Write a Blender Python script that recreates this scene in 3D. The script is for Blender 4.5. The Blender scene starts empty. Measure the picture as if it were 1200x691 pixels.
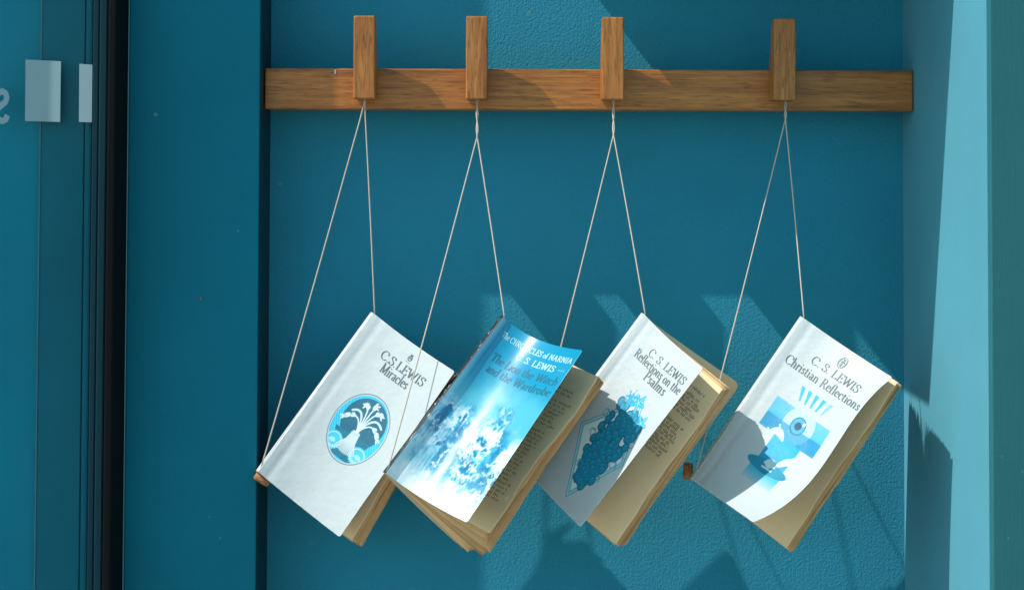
import bpy, bmesh, math, random
import numpy as np
from mathutils import Vector, Matrix

# ---------------------------------------------------------------- camera, light, exposure
scene = bpy.context.scene
C = scene.collection
PX = 0.0008                       # one pixel of the 1200 px wide photograph, in metres on the alcove wall
DIST = 1.60                       # camera to alcove wall
PITCH = math.radians(1.9); ROLL = math.radians(0.2)
cam_d = bpy.data.cameras.new('camera'); cam = bpy.data.objects.new('camera', cam_d); C.objects.link(cam)
cam_d.sensor_width = 36; cam_d.lens = 36 * DIST / (1200 * PX)
CY0 = 116.0                        # the lens axis meets the picture here: the camera stands level with the rail, lens shifted down
cam_d.shift_y = -(345.5 - CY0) / 1200
cam_d.clip_start = 0.01; cam_d.clip_end = 500
cam.matrix_world = Matrix.Translation((0, -DIST, 0)) @ Matrix.Rotation(math.radians(90) + PITCH, 4, 'X') @ Matrix.Rotation(ROLL, 4, 'Z')
scene.camera = cam
CR = np.array(cam.matrix_world.to_3x3())
FPX = DIST / PX

SUN = Vector((0.136, 0.0450, -0.1736)).normalized()      # the way the light travels
elev = math.asin(-SUN.z); az = math.atan2(-SUN.x, -SUN.y)
world = bpy.data.worlds.new('World'); scene.world = world; world.use_nodes = True
wn = world.node_tree.nodes; wl = world.node_tree.links
sky = wn.new('ShaderNodeTexSky'); sky.sky_type = 'NISHITA'; sky.sun_disc = False
sky.sun_elevation = elev; sky.sun_rotation = az
tint = wn.new('ShaderNodeVectorMath'); tint.operation = 'MULTIPLY'; tint.inputs[1].default_value = (.76, 1.0, .88)   # white balance of the skylight
wl.new(sky.outputs[0], tint.inputs[0]); wl.new(tint.outputs[0], wn['Background'].inputs[0]); wn['Background'].inputs[1].default_value = 0.15
sun_d = bpy.data.lights.new('sun', 'SUN'); sun_d.energy = 3.45; sun_d.angle = math.radians(0.5); sun_d.color = (1.0, 0.92, 0.85)
sun = bpy.data.objects.new('sun', sun_d); C.objects.link(sun)
sun.rotation_euler = SUN.to_track_quat('-Z', 'Y').to_euler()
scene.view_settings.view_transform = 'Standard'; scene.view_settings.look = 'None'
scene.view_settings.gamma = 1; scene.view_settings.exposure = 0.42
scene.render.engine = 'CYCLES'
scene.render.resolution_x = 1024; scene.render.resolution_y = 589

K = 1.38                          # depth of the books in front of the wall against a first estimate
R = random.Random(7)
rng = np.random.default_rng(5)

def at(px, py, d):
    """Point at depth d (metres in front of the alcove wall) on the ray through a photograph pixel. Arrays allowed."""
    px, py, d = np.broadcast_arrays(np.asarray(px, float), np.asarray(py, float), np.asarray(d, float))
    v = np.stack([(px - 600) / FPX, -(py - CY0) / FPX, -np.ones_like(px)], -1) @ CR.T
    k = (DIST - d) / v[..., 1]
    return v * k[..., None] + np.array([0, -DIST, 0])

def xat(px, d, py=345.5): return float(at(px, py, d)[0])
def zat(py, d, px=600): return float(at(px, py, d)[2])

# ---------------------------------------------------------------- helpers
def link(name, me, m=None, parent=None):
    o = bpy.data.objects.new(name, me); C.objects.link(o)
    if m is not None and me is not None: me.materials.append(m)
    if parent is not None: o.parent = parent
    return o

def mesh_obj(name, verts, faces, m, parent=None, smooth=False):
    me = bpy.data.meshes.new(name)
    me.from_pydata([tuple(map(float, v)) for v in verts], [], faces); me.update()
    if smooth: me.polygons.foreach_set('use_smooth', [True] * len(me.polygons))
    return link(name, me, m, parent)

def tag(o, label=None, cat=None, group=None, kind=None):
    if label: o['label'] = label
    if cat: o['category'] = cat
    if group: o['group'] = group
    if kind: o['kind'] = kind
    return o

def empty(name, loc):
    o = bpy.data.objects.new(name, None); C.objects.link(o); o.location = loc; o.empty_display_size = .02
    return o

def box(name, lo, hi, m, parent=None, bevel=0.0, seg=2):
    bm = bmesh.new()
    bmesh.ops.create_cube(bm, size=1)
    lo, hi = Vector(lo), Vector(hi)
    off = parent.location if parent is not None else Vector((0, 0, 0))
    for v in bm.verts:
        v.co = Vector([(lo[i] + hi[i]) / 2 + v.co[i] * (hi[i] - lo[i]) for i in range(3)]) - off
    if bevel:
        bmesh.ops.bevel(bm, geom=list(bm.edges), offset=bevel, segments=seg, profile=.5, affect='EDGES')
    me = bpy.data.meshes.new(name); bm.to_mesh(me); bm.free()
    return link(name, me, m, parent)

def grid_arrays(P):
    n, k = P.shape[:2]
    idx = np.arange(n * k).reshape(n, k)
    f = np.stack([idx[:-1, :-1], idx[1:, :-1], idx[1:, 1:], idx[:-1, 1:]], -1).reshape(-1, 4)
    return P.reshape(-1, 3), f

def grid_mesh(name, P, m, parent=None, col=None, thick=0.0, off=None):
    V, F = grid_arrays(P)
    if off is not None: V = V - np.array(off)
    me = bpy.data.meshes.new(name)
    me.vertices.add(len(V)); me.vertices.foreach_set('co', V.astype(np.float32).ravel())
    me.loops.add(F.size); me.loops.foreach_set('vertex_index', F.astype(np.int32).ravel())
    me.polygons.add(len(F)); me.polygons.foreach_set('loop_start', (np.arange(len(F)) * 4).astype(np.int32))
    me.polygons.foreach_set('loop_total', np.full(len(F), 4, np.int32))
    me.update(calc_edges=True); me.validate()
    me.polygons.foreach_set('use_smooth', [True] * len(me.polygons))
    if col is not None:
        a = me.color_attributes.new('print', 'FLOAT_COLOR', 'POINT')
        c4 = np.ones((len(V), 4), np.float32); c4[:, :3] = col.reshape(-1, 3)
        a.data.foreach_set('color', c4.ravel())
    o = link(name, me, m, parent)
    if thick:
        s = o.modifiers.new('thickness', 'SOLIDIFY'); s.thickness = thick; s.offset = -1
    return o

def tube(pts, r, n=8, closed_ends=True):
    pts = [Vector(p) for p in pts]; V = []; F = []
    for i, p in enumerate(pts):
        t = (pts[min(i + 1, len(pts) - 1)] - pts[max(i - 1, 0)]).normalized()
        a = t.cross(Vector((0, 1, 0))).normalized(); b = t.cross(a)
        rr = r[i] if isinstance(r, (list, tuple)) else r
        for j in range(n):
            q = 2 * math.pi * j / n
            V.append(p + a * math.cos(q) * rr + b * math.sin(q) * rr)
    for i in range(len(pts) - 1):
        for j in range(n):
            F.append((i * n + j, i * n + (j + 1) % n, (i + 1) * n + (j + 1) % n, (i + 1) * n + j))
    F.append(tuple(range(n))[::-1]); F.append(tuple(range((len(pts) - 1) * n, len(pts) * n)))
    return V, F

# ---------------------------------------------------------------- materials
def mat(name, col, rough=.5, **kw):
    m = bpy.data.materials.new(name); m.use_nodes = True
    p = m.node_tree.nodes['Principled BSDF']
    p.inputs['Base Color'].default_value = (*col, 1); p.inputs['Roughness'].default_value = rough
    for k, v in kw.items(): p.inputs[k.replace('_', ' ')].default_value = v
    return m, m.node_tree, p

def coords(nt, scale=(1, 1, 1), rot=(0, 0, 0), gen='Object'):
    tc = nt.nodes.new('ShaderNodeTexCoord'); mp = nt.nodes.new('ShaderNodeMapping')
    mp.inputs['Scale'].default_value = scale; mp.inputs['Rotation'].default_value = rot
    nt.links.new(tc.outputs[gen], mp.inputs[0]); return mp.outputs[0]

def noise(nt, vec, scale, detail=3, rough=.5, dist=0):
    n = nt.nodes.new('ShaderNodeTexNoise'); nt.links.new(vec, n.inputs['Vector'])
    n.inputs['Scale'].default_value = scale; n.inputs['Detail'].default_value = detail
    n.inputs['Roughness'].default_value = rough; n.inputs['Distortion'].default_value = dist
    return n.outputs['Fac']

def ramp(nt, fac, stops):
    r = nt.nodes.new('ShaderNodeValToRGB'); nt.links.new(fac, r.inputs[0])
    e = r.color_ramp.elements
    while len(e) < len(stops): e.new(.5)
    for el, (p, c) in zip(e, stops): el.position = p; el.color = (*c, 1)
    return r.outputs[0]

def math_node(nt, op, a, b):
    n = nt.nodes.new('ShaderNodeMath'); n.operation = op
    for i, x in enumerate((a, b)):
        if isinstance(x, (int, float)): n.inputs[i].default_value = x
        else: nt.links.new(x, n.inputs[i])
    return n.outputs[0]

def bump(nt, p, h, dist, strength=1.0):
    b = nt.nodes.new('ShaderNodeBump'); b.inputs['Distance'].default_value = dist; b.inputs['Strength'].default_value = strength
    nt.links.new(h, b.inputs['Height']); nt.links.new(b.outputs[0], p.inputs['Normal'])

TEAL = (.001, .218, .338)
def paint(name, col, rough=.42, stipple=.0006, brush=0.0, scale=260, spec=.10, sheen=0.0):
    m, nt, p = mat(name, col, rough, Specular_IOR_Level=spec)
    if sheen:
        p.inputs['Sheen Tint'].default_value = (.55, .90, 1, 1); p.inputs['Sheen Weight'].default_value = sheen; p.inputs['Sheen Roughness'].default_value = .7
    v = coords(nt)
    big = noise(nt, v, 5, 4)
    c2 = ramp(nt, big, [(.3, tuple(x * .88 for x in col)), (.7, tuple(min(1, x * 1.10) for x in col))])
    sp = ramp(nt, noise(nt, v, 95, 2, .4), [(.765, (0, 0, 0)), (.785, (1, 1, 1))])
    mc = nt.nodes.new('ShaderNodeMix'); mc.data_type = 'RGBA'; mc.inputs[7].default_value = (.06, .25, .30, 1)
    nt.links.new(sp, mc.inputs[0]); nt.links.new(c2, mc.inputs[6]); nt.links.new(mc.outputs[2], p.inputs['Base Color'])
    a = noise(nt, v, scale, 3, .55, .6)
    if brush:
        vb = coords(nt, (1, 1, .035))
        b = noise(nt, vb, 620, 3, .6)
        h = math_node(nt, 'ADD', math_node(nt, 'MULTIPLY', a, 1.0 - brush), math_node(nt, 'MULTIPLY', b, brush))
    else: h = a
    bump(nt, p, h, stipple)
    rr = math_node(nt, 'ADD', math_node(nt, 'MULTIPLY', noise(nt, v, 30, 3), .12), rough - .06)
    nt.links.new(rr, p.inputs['Roughness'])
    return m

M_wall = paint('teal_roller_paint', TEAL, .5, .0012, .2, 420, sheen=.37)
M_trim = paint('teal_trim_paint', (.001, .165, .245), .4, .00018, .6, 180)
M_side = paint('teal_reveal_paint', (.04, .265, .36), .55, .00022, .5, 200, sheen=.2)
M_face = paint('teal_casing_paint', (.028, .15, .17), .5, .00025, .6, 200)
M_door = paint('teal_door_paint', (.004, .32, .45), .35, .0001, .5, 150)
M_stile = paint('teal_door_stile_paint', (.004, .215, .30), .35, .0001, .5, 150)
M_black, _, _ = mat('black_rubber', (.003, .004, .005), .6, Specular_IOR_Level=.1)
M_dark, _, _ = mat('dark_teal_metal_and_shade', (.003, .034, .05), .5, Specular_IOR_Level=.15)  # door strips, and the painted shade of the slit beside the pillar
M_edge, _, _ = mat('painted_edge_highlight', (.12, .30, .34), .5)  # pale colour standing in for light caught along edges
M_shelf = paint('teal_shelf_paint', TEAL, .4, .0002, .5)

def oak(name, grain_axis):
    m, nt, p = mat(name, (.4, .2, .08), .42)
    long_ = {'x': (.05, 1, 1), 'z': (1, 1, .06)}[grain_axis]
    v = coords(nt, long_)
    a = noise(nt, v, 330, 5, .62, .5)
    b = noise(nt, v, 60, 3, .5, .8)
    f = math_node(nt, 'ADD', math_node(nt, 'MULTIPLY', a, .62), math_node(nt, 'MULTIPLY', b, .38))
    col = ramp(nt, f, [(.30, (.19, .058, .011)), (.45, (.35, .118, .021)), (.56, (.47, .17, .032)), (.70, (.60, .25, .055))])
    vf = coords(nt, tuple(x * (1.6 if x < 1 else 1) for x in long_))
    fl = noise(nt, vf, 620, 3, .6)
    pores = ramp(nt, fl, [(.37, (.22, .17, .13)), (.45, (1, 1, 1))])
    mx = nt.nodes.new('ShaderNodeMix'); mx.data_type = 'RGBA'; mx.blend_type = 'MULTIPLY'; mx.inputs[0].default_value = .5
    nt.links.new(col, mx.inputs[6]); nt.links.new(pores, mx.inputs[7]); nt.links.new(mx.outputs[2], p.inputs['Base Color'])
    bump(nt, p, math_node(nt, 'ADD', fl, f), .00012)
    return m
M_oak_rail = oak('oak_along', 'x'); M_oak_peg = oak('oak_upright', 'z')
M_toggle, nt_, p_ = mat('cork_brown_wood', (.40, .15, .05), .55)
nt_.links.new(ramp(nt_, noise(nt_, coords(nt_), 500, 3), [(.35, (.26, .09, .03)), (.65, (.52, .22, .09))]), p_.inputs['Base Color'])

M_string, nt_, p_ = mat('waxed_string', (.56, .48, .40), .8)
bump(nt_, p_, noise(nt_, coords(nt_, (1, 1, 1)), 1500, 2), .0003)

def cover_mat(name, attr=True, col=(.60, .66, .67), coat=.06, rough=.5, cr=.28, bd=.0022, spec=.4):
    m, nt, p = mat(name, col, rough, Coat_Weight=coat, Coat_Roughness=cr, Specular_IOR_Level=spec)
    if attr:
        a = nt.nodes.new('ShaderNodeAttribute'); a.attribute_name = 'print'
        nt.links.new(a.outputs['Color'], p.inputs['Base Color'])
    v = coords(nt)
    h = math_node(nt, 'ADD', noise(nt, v, 22, 4, .55), math_node(nt, 'MULTIPLY', noise(nt, v, 140, 3, .6), .10))
    bump(nt, p, h, bd)
    return m
M_cover = cover_mat('laminated_cover')
M_cover_gloss = cover_mat('glossy_cover', coat=1.0, rough=.6, cr=.24, bd=.0005, spec=.15)
M_spine_white = cover_mat('white_spine', False)

M_spine_worn, nt_, p_ = mat('worn_black_spine', (.02, .02, .02), .5)
nt_.links.new(ramp(nt_, noise(nt_, coords(nt_), 220, 4, .7), [(.60, (.012, .02, .025)), (.66, (.62, .66, .66))]), p_.inputs['Base Color'])

def paper(name, a, b, islands=False):
    m, nt, p = mat(name, a, .85)
    v = coords(nt)
    c = ramp(nt, noise(nt, v, 14, 4, .6), [(.3, a), (.7, b)])
    if islands:
        g_ = nt.nodes.new('ShaderNodeNewGeometry')
        tone = ramp(nt, g_.outputs['Random Per Island'], [(0, (.50, .44, .38)), (.45, (.85, .83, .80)), (1, (1.08, 1.1, 1.14))])
        mx = nt.nodes.new('ShaderNodeMix'); mx.data_type = 'RGBA'; mx.blend_type = 'MULTIPLY'; mx.inputs[0].default_value = 1
        nt.links.new(c, mx.inputs[6]); nt.links.new(tone, mx.inputs[7]); c = mx.outputs[2]
    nt.links.new(c, p.inputs['Base Color'])
    bump(nt, p, math_node(nt, 'ADD', noise(nt, v, 35, 3), math_node(nt, 'MULTIPLY', noise(nt, v, 600, 2), .06)), .0012)
    return m
M_page = paper('aged_page', (.92, .60, .32), (.95, .67, .39))
M_page_white = paper('pale_page', (.80, .76, .68), (.86, .82, .74))
M_block = paper('browned_page', (.72, .40, .16), (.90, .58, .29), True)
M_back = paper('cream_card', (.72, .60, .40), (.78, .66, .46))
M_ink, _, _ = mat('slate_ink', (.07, .11, .13), .45)
M_ink_black, _, _ = mat('book_ink', (.02, .018, .015), .8)
M_ink_brown, _, _ = mat('old_print_ink', (.09, .06, .035), .85)
M_ink_pale, _, _ = mat('pale_ink', (.38, .64, .74), .4)
M_ink_navy, _, _ = mat('navy_ink', (.012, .13, .21), .5)
M_sticker, _, _ = mat('frosted_sticker', (.25, .39, .44), .6)
M_floor, nt_, p_ = mat('paving', (.30, .29, .27), .9)
nt_.links.new(ramp(nt_, noise(nt_, coords(nt_), 2, 6), [(.3, (.24, .235, .22)), (.7, (.36, .35, .33))]), p_.inputs['Base Color'])

M_glass = bpy.data.materials.new('door_glass'); M_glass.use_nodes = True
nt_ = M_glass.node_tree; nt_.nodes.remove(nt_.nodes['Principled BSDF'])
tr = nt_.nodes.new('ShaderNodeBsdfTransparent'); tr.inputs[0].default_value = (.86, .93, .94, 1)
gl = nt_.nodes.new('ShaderNodeBsdfGlossy'); gl.inputs['Roughness'].default_value = .02
fr = nt_.nodes.new('ShaderNodeFresnel'); fr.inputs[0].default_value = 1.14
mx_ = nt_.nodes.new('ShaderNodeMixShader')
nt_.links.new(fr.outputs[0], mx_.inputs[0]); nt_.links.new(tr.outputs[0], mx_.inputs[1]); nt_.links.new(gl.outputs[0], mx_.inputs[2])
nt_.links.new(mx_.outputs[0], nt_.nodes['Material Output'].inputs[0])

# ---------------------------------------------------------------- the setting
Z0, Z1 = -1.40, 1.30
XL = -284 * PX; XR = 458 * PX                       # inner corners of the alcove
D_PIL, D_RAIL, D_PEG, D_REV = .0646, .0450, .074, .284
D_FRAME = .107
XP0 = xat(148.5, D_PIL)                             # left edge of the pillar face

tag(mesh_obj('ground', [(-60, -60, Z0), (60, -60, Z0), (60, 60, Z0), (-60, 60, Z0)], [(0, 1, 2, 3)], M_floor), kind='structure')
w = box('alcove_wall', (XL - .02, 0, Z0 + .004), (XR + .02, .12, Z1), M_wall); tag(w, 'teal roller painted back wall of the alcove behind the hanging books', 'wall')
w = box('pillar', (XP0, -D_PIL, Z0 + .004), (XL, .118, Z1 - .003), M_trim, bevel=.0012)
tag(w, 'smooth dark teal board standing between the black door gasket and the alcove', 'pillar')
w = box('shade_strip', (XL, -D_PIL + .002, Z0 + .006), (XL + .0009, -.0003, Z1 - .006), M_dark)  # dark strip painting the shade in the slit beside the pillar
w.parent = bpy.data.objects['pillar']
w = box('edge_strip', (XP0 - .0009, -D_PIL - .0006, Z0 + .006), (XP0 - .0001, -.02, Z1 - .006), M_edge)  # thin pale line, a painted highlight on the pillar's edge
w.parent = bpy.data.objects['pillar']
# right reveal and its front casing
w = empty('side_wall', (XR, 0, Z0 + .004)); tag(w, 'teal side wall of the alcove on the right, crossed by a tall strip of sunlight', 'wall')
box('reveal', (XR, -D_REV, Z0 + .006), (XR + .05, -.0005, Z1 - .006), M_side, w)
xc = xat(1157.5, D_REV)
box('casing', (XR + .001, -D_REV - .006, Z0 + .008), (XR + .6, -D_REV + .002, Z1 - .008), M_face, w, bevel=.001)

# door on the left: gasket, panels behind glass
dr = empty('door_gasket', (xat(128, .07), 0, Z0)); tag(dr, 'black upright rubber gasket between the glass door and the teal board', 'door frame')
xf = XP0 - .0015
box('gasket', (xat(123, D_FRAME), -D_FRAME, Z0 + .005), (xf, -.005, Z1 - .01), M_black, dr, bevel=.002)
box('metal_strip', (xat(113, .070), -.070, Z0 + .005), (xat(123, .072) - .0006, -.005, Z1 - .01), M_dark, dr, bevel=.0015)
box('metal_strip', (xat(105.5, .062), -.062, Z0 + .005), (xat(113, .064) - .0006, -.005, Z1 - .01), M_dark, dr, bevel=.0012)

gd = empty('glass_door', (xat(50, .05), -.04, Z0)); tag(gd, 'teal door seen through a glass pane with pale stickers at the left', 'door')
xs = xat(46, .045)
box('door_panel', (xat(-160, .04), -.041, Z0 + .01), (xs + .004, -.01, Z1 - .02), M_door, gd)
box('stile', (xs, -.048, Z0 + .01), (xat(96, .048), -.0095, Z1 - .02), M_stile, gd, bevel=.0009)
box('edge_strip', (xat(96.6, .050), -.050, Z0 + .01), (xat(105, .050), -.0092, Z1 - .02), M_stile, gd, bevel=.0022)
box('highlight_line', (xs - .0004, -.0492, Z0 + .01), (xs + .0006, -.0480 - .0002, Z1 - .02), M_edge, gd)  # pale line painting the reflection along the glass edge
g = box('door_glass', (xat(-155, .056), -.0600, Z0 + .012), (xat(109, .060), -.0560, Z1 - .022), M_glass, gd)
def quad_px(name, pts, d, m, parent, th=.0003):
    P = [Vector(at(x, y, d)) - parent.location for x, y in pts]
    Q = [p + Vector((0, -th, 0)) for p in P]; n = len(P)
    F = [tuple(range(n, 2 * n))[::-1], tuple(range(n))] + [(i, (i + 1) % n, n + (i + 1) % n, n + i) for i in range(n)]
    return mesh_obj(name, P + Q, F, m, parent)
quad_px('sticker', [(30, 70), (71.5, 72), (70.5, 143), (29.5, 142)], .0602, M_sticker, gd)
quad_px('sticker', [(93, 75), (108.3, 76), (107.6, 143.5), (92.5, 143)], .0602, M_sticker, gd)
# upright added out of view on the left to keep sun off the door
w = box('unseen_sun_blocker', (xat(-165, .1) - .12, -.112, Z0 + .004), (xat(-163, .1), -.002, Z1), M_trim, bevel=.002)
tag(w, 'added teal upright out of view on the left, shading the glass door', 'door frame')
# shelf across the top right of the alcove, above the picture
zs = zat(0, 0) + 120 * PX
w = box('wall_shelf', (xat(703, 0, 0) - 96 * PX, -.2165, zs), (XR - .001, -.001, zs + .022), M_shelf, bevel=.0015)
tag(w, 'deep teal shelf fixed high across the right of the alcove above the coat rack', 'shelf')

# ---------------------------------------------------------------- coat rack
zt = (zat(80.5, D_RAIL, 440)); zb = zat(128.4, D_RAIL, 440)
rk = empty('coat_rack', (0, 0, zb)); tag(rk, 'oak coat rail with four upright square pegs fixed across the teal alcove', 'coat rack')
box('rail', (XL + .0016, -D_RAIL, zb), (XR - .0006, -.0006, zt), M_oak_rail, rk, bevel=.0014)
pegs = [(414, 439.5, 18.5, 116), (546, 571.5, 19.2, 116.5), (705.5, 731.5, 20.2, 117.2), (907, 933, 21.5, 117.5)]
PEGX = []
for x0, x1, y0, y1 in pegs:
    xm = (x0 + x1) / 2
    X0, X1 = xat(x0, D_PEG, 70), xat(x1, D_PEG, 70)
    z0, z1 = zat(y1, D_PEG, xm), zat(y0, D_PEG, xm)
    # upright peg: thin tongue above the rail that thickens where it is screwed to it
    prof = [(-D_PEG, z0), (-D_PEG, z1), (-D_PEG + .013, z1), (-D_RAIL - .0002, zt + .006), (-D_RAIL - .0002, z0)]
    bm = bmesh.new(); a = [bm.verts.new((X0, y, z - zb)) for y, z in prof]; b = [bm.verts.new((X1, y, z - zb)) for y, z in prof]
    bm.faces.new(a); bm.faces.new(b[::-1])
    for i in range(len(prof)): bm.faces.new((a[i], b[i], b[(i + 1) % 5], a[(i + 1) % 5]))
    bmesh.ops.recalc_face_normals(bm, faces=bm.faces)
    bmesh.ops.bevel(bm, geom=list(bm.edges), offset=.0013, segments=2, profile=.5, affect='EDGES')
    me = bpy.data.meshes.new('peg'); bm.to_mesh(me); bm.free()
    link('peg', me, M_oak_peg, rk); PEGX.append(xm)

o_ = box('staple', (xat(390.2, D_RAIL), -D_RAIL - .0006, zat(87.5, D_RAIL)), (xat(392.2, D_RAIL), -D_RAIL + .001, zat(82.5, D_RAIL)), mat('dull_metal', (.5, .5, .5), .4, Metallic=.6)[0], rk, bevel=.0002)
o_ = box('nail_head', (xat(234, D_PIL), -D_PIL - .0012, zat(353, D_PIL)), (xat(237.5, D_PIL), -D_PIL + .001, zat(348.5, D_PIL)), mat('chipped_paint', (.10, .14, .15), .6)[0], bevel=.0008)
o_.parent = bpy.data.objects['pillar']

# ---------------------------------------------------------------- lettering: serif glyphs drawn with a broad nib
def arc(cx, cy, rx, ry, a0, a1, n=14):
    return [(cx + rx * math.cos(math.radians(a0 + (a1 - a0) * i / n)), cy + ry * math.sin(math.radians(a0 + (a1 - a0) * i / n))) for i in range(n + 1)]
def sf(x, y, w=.13): return [(x - w, y), (x + w, y)]
XH = .64
G = {
 'C': (.86, [arc(.48, .5, .40, .5, 48, 312, 22), [(.77, .90), (.77, .68)], [(.79, .10), (.75, .16)]]),
 'S': (.66, [[(.54, .74), (.53, .86), (.42, .97), (.28, .99), (.15, .92), (.10, .78), (.16, .64), (.32, .54), (.46, .45), (.55, .33), (.54, .16), (.43, .03), (.28, .0), (.14, .06), (.08, .20)], [(.55, .97), (.55, .72)], [(.07, .26), (.07, .02)]]),
 'L': (.72, [[(.20, 0), (.20, 1)], sf(.20, 1), [(.06, 0), (.66, 0)], [(.66, 0), (.68, .22)]]),
 'E': (.74, [[(.20, 0), (.20, 1)], [(.06, 1), (.64, 1)], [(.06, 0), (.67, 0)], [(.2, .52), (.52, .52)], [(.64, 1), (.64, .8)], [(.67, 0), (.69, .22)], [(.52, .62), (.52, .42)]]),
 'W': (1.12, [[(.10, 1), (.36, 0)], [(.36, 0), (.57, .95)], [(.54, 1), (.80, 0)], [(.80, 0), (1.02, 1)], sf(.10, 1, .1), sf(.55, 1, .1), sf(1.02, 1, .1)]),
 'I': (.42, [[(.21, 0), (.21, 1)], sf(.21, 1), sf(.21, 0)]),
 'T': (.78, [[(.39, 0), (.39, 1)], [(.06, 1), (.72, 1)], sf(.39, 0), [(.06, 1), (.05, .8)], [(.72, 1), (.73, .8)]]),
 'H': (.90, [[(.20, 0), (.20, 1)], [(.70, 0), (.70, 1)], [(.2, .52), (.7, .52)], sf(.2, 1), sf(.2, 0), sf(.7, 1), sf(.7, 0)]),
 'R': (.82, [[(.20, 0), (.20, 1)], sf(.20, 0), [(.06, 1), (.38, 1)], arc(.38, .75, .22, .25, 90, -90, 8), [(.38, .5), (.2, .5)], [(.38, .5), (.72, 0)], sf(.74, 0, .08)]),
 'P': (.72, [[(.20, 0), (.20, 1)], sf(.20, 0), [(.06, 1), (.38, 1)], arc(.38, .74, .24, .26, 90, -90, 8), [(.38, .48), (.2, .48)]]),
 'O': (.94, [arc(.46, .5, .38, .5, 0, 360, 24)]),
 'N': (.90, [[(.18, 0), (.18, 1)], [(.18, 1), (.72, .02)], [(.72, 0), (.72, 1)], sf(.14, 1, .1), sf(.18, 0), sf(.72, 1)]),
 'M': (1.06, [[(.18, 0), (.20, 1)], [(.20, 1), (.52, .04)], [(.52, .04), (.84, 1)], [(.86, 1), (.88, 0)], sf(.17, 1, .1), sf(.18, 0), sf(.88, 0), sf(.88, 1, .1)]),
 'A': (.86, [[(.42, 1), (.12, 0)], [(.42, 1), (.74, 0)], [(.22, .36), (.63, .36)], sf(.12, 0, .1), sf(.74, 0, .12)]),
 '.': (.30, [[(.12, .0), (.12, .09)]]),
 ' ': (.34, []),
 'a': (.54, [[(.12, .5), (.2, .62), (.32, .62), (.38, .5), (.38, .08), (.44, .0), (.52, .04)], [(.38, .38), (.22, .33), (.10, .2), (.13, .04), (.24, .0), (.38, .12)]]),
 'b': (.60, [[(.14, .02), (.14, 1.05)], sf(.09, 1.05, .06), arc(.32, .31, .20, .32, 160, -160, 14)]),
 'c': (.50, [arc(.28, .31, .20, .32, 50, 310, 14), [(.42, .56), (.42, .46)]]),
 'd': (.60, [[(.44, 0), (.44, 1.05)], sf(.39, 1.05, .06), sf(.49, 0, .06), arc(.27, .31, .19, .32, 20, 340, 14)]),
 'e': (.52, [[(.08, .36), (.44, .36)], arc(.27, .32, .19, .32, 8, 318, 16)]),
 'f': (.36, [[(.14, 0), (.14, .85), (.20, 1.02), (.34, 1.05)], sf(.16, 0), [(.02, .62), (.32, .62)]]),
 'h': (.64, [[(.14, 0), (.14, 1.05)], sf(.14, 0, .1), sf(.09, 1.05, .06), [(.14, .48), (.28, .63), (.42, .6), (.48, .46), (.48, 0)], sf(.48, 0, .1)]),
 'i': (.30, [[(.14, 0), (.14, .62)], sf(.14, 0, .1), sf(.10, .62, .06), [(.14, .84), (.14, .94)]]),
 'l': (.30, [[(.14, 0), (.14, 1.05)], sf(.14, 0, .1), sf(.10, 1.05, .06)]),
 'm': (.96, [[(.14, 0), (.14, .62)], sf(.14, 0, .1), sf(.10, .62, .06), [(.14, .48), (.26, .63), (.38, .6), (.44, .46), (.44, 0)], sf(.44, 0, .1), [(.44, .48), (.58, .63), (.70, .6), (.76, .46), (.76, 0)], sf(.76, 0, .1)]),
 'n': (.64, [[(.14, 0), (.14, .62)], sf(.14, 0, .1), sf(.10, .62, .06), [(.14, .48), (.28, .63), (.42, .6), (.48, .46), (.48, 0)], sf(.48, 0, .1)]),
 'o': (.58, [arc(.28, .31, .21, .32, 0, 360, 18)]),
 'r': (.44, [[(.14, 0), (.14, .62)], sf(.14, 0, .1), sf(.10, .62, .06), [(.14, .44), (.26, .62), (.38, .58)], [(.37, .60), (.39, .52)]]),
 's': (.44, [[(.34, .50), (.28, .61), (.17, .61), (.10, .50), (.16, .38), (.28, .29), (.35, .17), (.28, .02), (.16, .01), (.08, .12)]]),
 't': (.38, [[(.14, .82), (.14, .12), (.22, .0), (.34, .06)], [(.03, .62), (.32, .62)]]),
 'w': (.84, [[(.06, .62), (.24, 0)], [(.24, 0), (.40, .58)], [(.40, .62), (.58, 0)], [(.58, 0), (.74, .62)], sf(.06, .62, .07), sf(.40, .62, .07), sf(.74, .62, .07)]),
}
def text_strips(txt, track=0.0):
    """list of polylines with half-widths in glyph units, and the total width"""
    out = []; x = 0
    for ch in txt:
        adv, st = G[ch]
        for pl in st: out.append([(px + x, py) for px, py in pl])
        x += adv + track
    return out, x - track

def densify(pl, step=.15):
    o = [pl[0]]
    for a, b in zip(pl, pl[1:]):
        L = math.dist(a, b); n = max(1, int(L / step))
        for i in range(1, n + 1): o.append((a[0] + (b[0] - a[0]) * i / n, a[1] + (b[1] - a[1]) * i / n))
    return o

def strip(pl, thick=.15, thin=.06):
    pl = densify(pl); n = len(pl); quads = []; L = []; Rr = []
    for i, p in enumerate(pl):
        a = pl[max(i - 1, 0)]; b = pl[min(i + 1, n - 1)]
        dx, dy = b[0] - a[0], b[1] - a[1]; l = math.hypot(dx, dy) or 1e-6
        w_ = (thin * 1.4 + (thick * .92 - thin * 1.4) * abs(dy / l) ** 1.5) / 2
        L.append((p[0] - dy / l * w_, p[1] + dx / l * w_)); Rr.append((p[0] + dy / l * w_, p[1] - dx / l * w_))
    return L, Rr

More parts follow.
